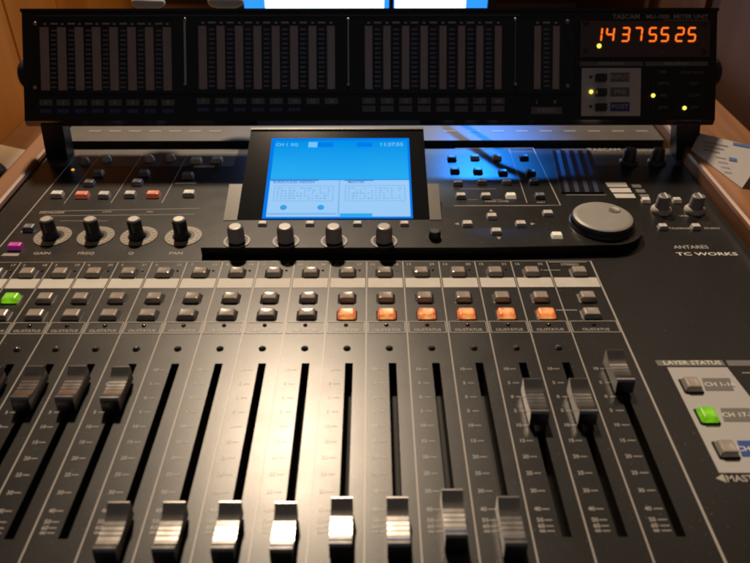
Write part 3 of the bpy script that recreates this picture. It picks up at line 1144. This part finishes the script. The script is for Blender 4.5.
for y_ in (78, 92.6, 107.4):
    b = MB()
    p = BP(600.5, y_)
    b.key(p[0], p[1], 0.0092, 0.0064, 0.0004, 0.0050, KEYDARK)
    b.build('function_key', bri)
for px, py, mt in ((591, 91.8, LEDYEL), (590.5, 77, LEDOFF), (590.5, 106.5, LEDOFF), (653, 95.5, LEDYEL), (684.3, 108, LEDYEL), (653, 83.3, LEDOFF), (653, 107.3, LEDOFF), (684.3, 83.5, LEDOFF), (684.3, 95.8, LEDOFF)):
    b = MB()
    p = BP(px, py)
    b.dome(p[0], p[1], 0.0017 if mt is LEDYEL else 0.0013, 0.0003, 0.0013, mt, 14)
    b.build('diode', bri)
# end pivots
for sx in (-1, 1):
    b = MB()
    xe = x0b if sx < 0 else x1b
    prof = [(0.0115, 0.0), (0.0115, 0.0042), (0.0095, 0.0062), (0.003, 0.0066)]
    k_ = MB()
    k_.lathe(0, 0, prof, KNOBDARK, 24)
    yc = BP(371, 70)[1]
    mm = Matrix.Translation(Vector((xe, yc, -0.0118))) @ Matrix.Rotation(math.pi / 2 * sx, 4, 'Y')
    k_.build('pivot_knob', bri, None, mm)
# support brackets down to the console's back corners
inv = (Matrix.Translation(bo) @ bri.rotation_euler.to_matrix().to_4x4()).inverted()
for pxa, pxb, pxc, pxd in ((40, 62, 47, 68), (677, 701, 676, 697)):
    b = MB()
    top0, top1 = BP(pxa, 123.5), BP(pxb, 123.5)
    foot0, foot1 = G(pxc, 160), G(pxd, 160)
    t0, t1 = Vector((top0[0], 0, 0)), Vector((top1[0], 0, 0))
    R3 = bri.rotation_euler.to_matrix()
    T = [bo + R3 @ Vector((x, y0b + e, zz)) for x, e, zz in ((top0[0], 0.0005, -0.0005), (top1[0], 0.0005, -0.0005), (top1[0], 0.010, -0.011), (top0[0], 0.010, -0.011))]
    fx0, fx1 = foot0.x, foot1.x
    fy = foot0.y
    Fo = [Vector((fx0, fy, 0.0004)), Vector((fx1, fy, 0.0004)), Vector((fx1, fy + 0.016, 0.0004)), Vector((fx0, fy + 0.016, 0.0004))]
    vs = [inv @ v for v in Fo + T]
    b.add(vs, [[3, 2, 1, 0], [4, 5, 6, 7], [0, 1, 5, 4], [1, 2, 6, 5], [2, 3, 7, 6], [3, 0, 4, 7]], BRIDGE)
    b.build('support_bracket', bri)

# ------------------------------------------------------------------ things behind and beside
MON_W = mat('monitor_white', (0, 0, 0), 0.3, emit=(0.78, 0.92, 1.0), estr=2.2)
MON_B = mat('monitor_blue', (0, 0, 0), 0.3, emit=(0.02, 0.22, 0.9), estr=1.6)
mon = thing('computer_monitor', 'computer monitor with a bright white and blue screen behind the meter bridge', 'computer monitor', (0, 0.955, -0.0695))
b = MB()
my = 0.955
xs0, xs1 = -0.165, 0.150
b.box(xs0 - 0.012, my, -0.055, xs1 + 0.012, my + 0.03, 0.275, BLACK)
b.build('monitor_case', mon).location = (0, -my, 0.0695)
b = MB()


def mr(x0, x1, z0, z1, dy, mt):
    b.poly([(x0, my - dy, z0), (x1, my - dy, z0), (x1, my - dy, z1), (x0, my - dy, z1)], mt)


mr(xs0, xs1, -0.04, 0.26, 0.0008, MON_B)
mr(-0.138, -0.008, -0.03, 0.22, 0.0012, MON_W)
mr(0.030, 0.122, -0.03, 0.22, 0.0012, MON_W)
mr(0.0225, 0.0285, -0.03, 0.24, 0.0012, BLACK)
mr(-0.008, 0.016, -0.03, 0.22, 0.0014, MON_W)
b.build('screen', mon).location = (0, -my, 0.0695)
b = MB()
b.box(-0.09, my - 0.04, -0.0694, 0.075, my + 0.09, -0.0620, BLACK)
b.box(-0.03, my + 0.0302, -0.0620, 0.02, my + 0.05, 0.12, BLACK)
b.build('stand', mon).location = (0, -my, 0.0695)

PAPER = mat('paper', (0.72, 0.68, 0.64), 0.6, noise=0.05, nscale=20)
INKBLUE = mat('paper_blue', (0.08, 0.18, 0.50), 0.6)
INKGREY = mat('paper_grey', (0.30, 0.27, 0.27), 0.6)
# leaflet leaning beyond the right rail
pc = G(722, 165, -0.01)
B0, B1 = G(691, 150, 0.0124), G(742, 188, 0.0124)
e_ = (B1 - B0).normalized()
nrm = (e_.cross(Vector((0, 0, 1))) * 0.80 + Vector((0, 0, 1)) * 0.60).normalized()
if nrm.y > 0:
    nrm = (-e_.cross(Vector((0, 0, 1))) * 0.80 + Vector((0, 0, 1)) * 0.60).normalized()
p0 = B0
qs = [B0, B1, plane_hit(768, 150, p0, nrm), plane_hit(699.5, 133, p0, nrm)]
LEAF = mat('leaflet_paper', (0.80, 0.77, 0.76), 0.6)
_nt = LEAF.node_tree
_tr = _nt.nodes.new('ShaderNodeBsdfTranslucent')
_tr.inputs['Color'].default_value = (0.75, 0.72, 0.72, 1)
_mx = _nt.nodes.new('ShaderNodeMixShader')
_mx.inputs[0].default_value = 0.30
_nt.links.new(_nt.nodes['Principled BSDF'].outputs[0], _mx.inputs[1])
_nt.links.new(_tr.outputs[0], _mx.inputs[2])
_nt.links.new(_mx.outputs[0], _nt.nodes['Material Output'].inputs['Surface'])
b = MB()
th = nrm * 0.0003
b.add([q - th for q in qs] + qs, [[3, 2, 1, 0], [4, 5, 6, 7], [0, 1, 5, 4], [1, 2, 6, 5], [2, 3, 7, 6], [3, 0, 4, 7]], LEAF)


def pq(x0, y0, x1, y1, mt, sk=0.18):
    pts_ = [plane_hit(x, y, p0 + nrm * 0.0004, nrm) for x, y in ((x0, y1), (x1, y1 + (x1 - x0) * sk), (x1, y0 + (x1 - x0) * sk), (x0, y0))]
    b.poly(pts_, mt)


pq(733, 142, 750, 144.5, INKBLUE)
for i in range(3):
    pq(703 + i * 0.5, 141 + i * 4, 728 - 4 * i, 141.8 + i * 4, INKGREY)
pq(729, 157, 737, 160, INKBLUE)
for i in range(4):
    pq(715 + i * 3, 156 + i * 5, 726 + i * 2, 156.6 + i * 5, INKGREY)
tag(b.build('leaflet'), 'white printed leaflet propped up on the right wooden rail', 'leaflet')

# sheet of paper and round black knob on the left of the desk
b = MB()
zc = -0.068
q = [G(-25, 205, zc), G(6, 189, zc), G(36, 153, zc), G(-10, 143, zc)]
b.prism([(p.x, p.y) for p in q], zc, zc + 0.0010, mat('white_paper', (0.85, 0.83, 0.80), 0.6))
tag(b.build('paper_sheet'), 'pale sheet of paper lying on the desk left of the wooden rail', 'paper')
b = MB()
kz = -0.0668
g = G(-6, 184, kz)
b.lathe(g.x, g.y, [(0.016, kz), (0.016, kz + 0.012), (0.013, kz + 0.018), (0.006, kz + 0.020)], KNOBDARK, 28)
tag(b.build('black_cap'), 'small round black cap on the paper at the left edge', 'cap')


# pale crumpled tissues seen over the bridge
def lump(px, py, dist, r, label):
    d = ray(px, py)
    c = Vector((0, 0, H)) + d * dist
    bm = bmesh.new()
    bmesh.ops.create_icosphere(bm, subdivisions=3, radius=r)
    for v in bm.verts:
        nz = math.sin(v.co.x * 190 + c.x * 9) * math.cos(v.co.y * 160) + 0.7 * math.sin(v.co.z * 210 + v.co.x * 130)
        v.co *= 1 + 0.22 * nz
        v.co.x *= 1.7
        v.co.z *= 0.8
    me = bpy.data.meshes.new('crumpled_tissue')
    bm.to_mesh(me)
    bm.free()
    me.materials.append(PAPER)
    for p in me.polygons:
        p.use_smooth = True
    o = bpy.data.objects.new('crumpled_tissue', me)
    COL.objects.link(o)
    o.location = c
    return tag(o, label, 'tissue', 'pale tissues on the meter bridge')


lump(147, 3.5, 0.685, 0.0085, 'crumpled pale tissue on top of the meter bridge over its first meter window')
lump(222, 2.5, 0.69, 0.0092, 'crumpled pale tissue on the meter bridge just left of the bright monitor')

# dark cable unseen behind the bridge, put in to shade the blue-lit keys
LP = Vector((0.16, 1.02, 0.36))
cp = [G(x, y) for x, y in ((436, 118), (447, 130), (472, 147), (500, 166), (530, 178))]
cp = [p + (LP - p) * 0.095 for p in cp]
bm = bmesh.new()
rings = []
for i, p in enumerate(cp):
    t = (cp[min(i + 1, len(cp) - 1)] - cp[max(i - 1, 0)]).normalized()
    u = t.cross(Vector((0, 0, 1))).normalized()
    w = t.cross(u)
    rings.append([bm.verts.new(p + (u * math.cos(a) + w * math.sin(a)) * 0.0035) for a in [k * math.pi / 5 for k in range(10)]])
for r0, r1 in zip(rings, rings[1:]):
    for k in range(10):
        bm.faces.new((r0[k], r0[(k + 1) % 10], r1[(k + 1) % 10], r1[k]))
me = bpy.data.meshes.new('cable')
bm.to_mesh(me)
bm.free()
me.materials.append(BLACK)
o = bpy.data.objects.new('cable', me)
COL.objects.link(o)
tag(o, 'black cable unseen behind the meter bridge, put in for its shadow', 'cable')
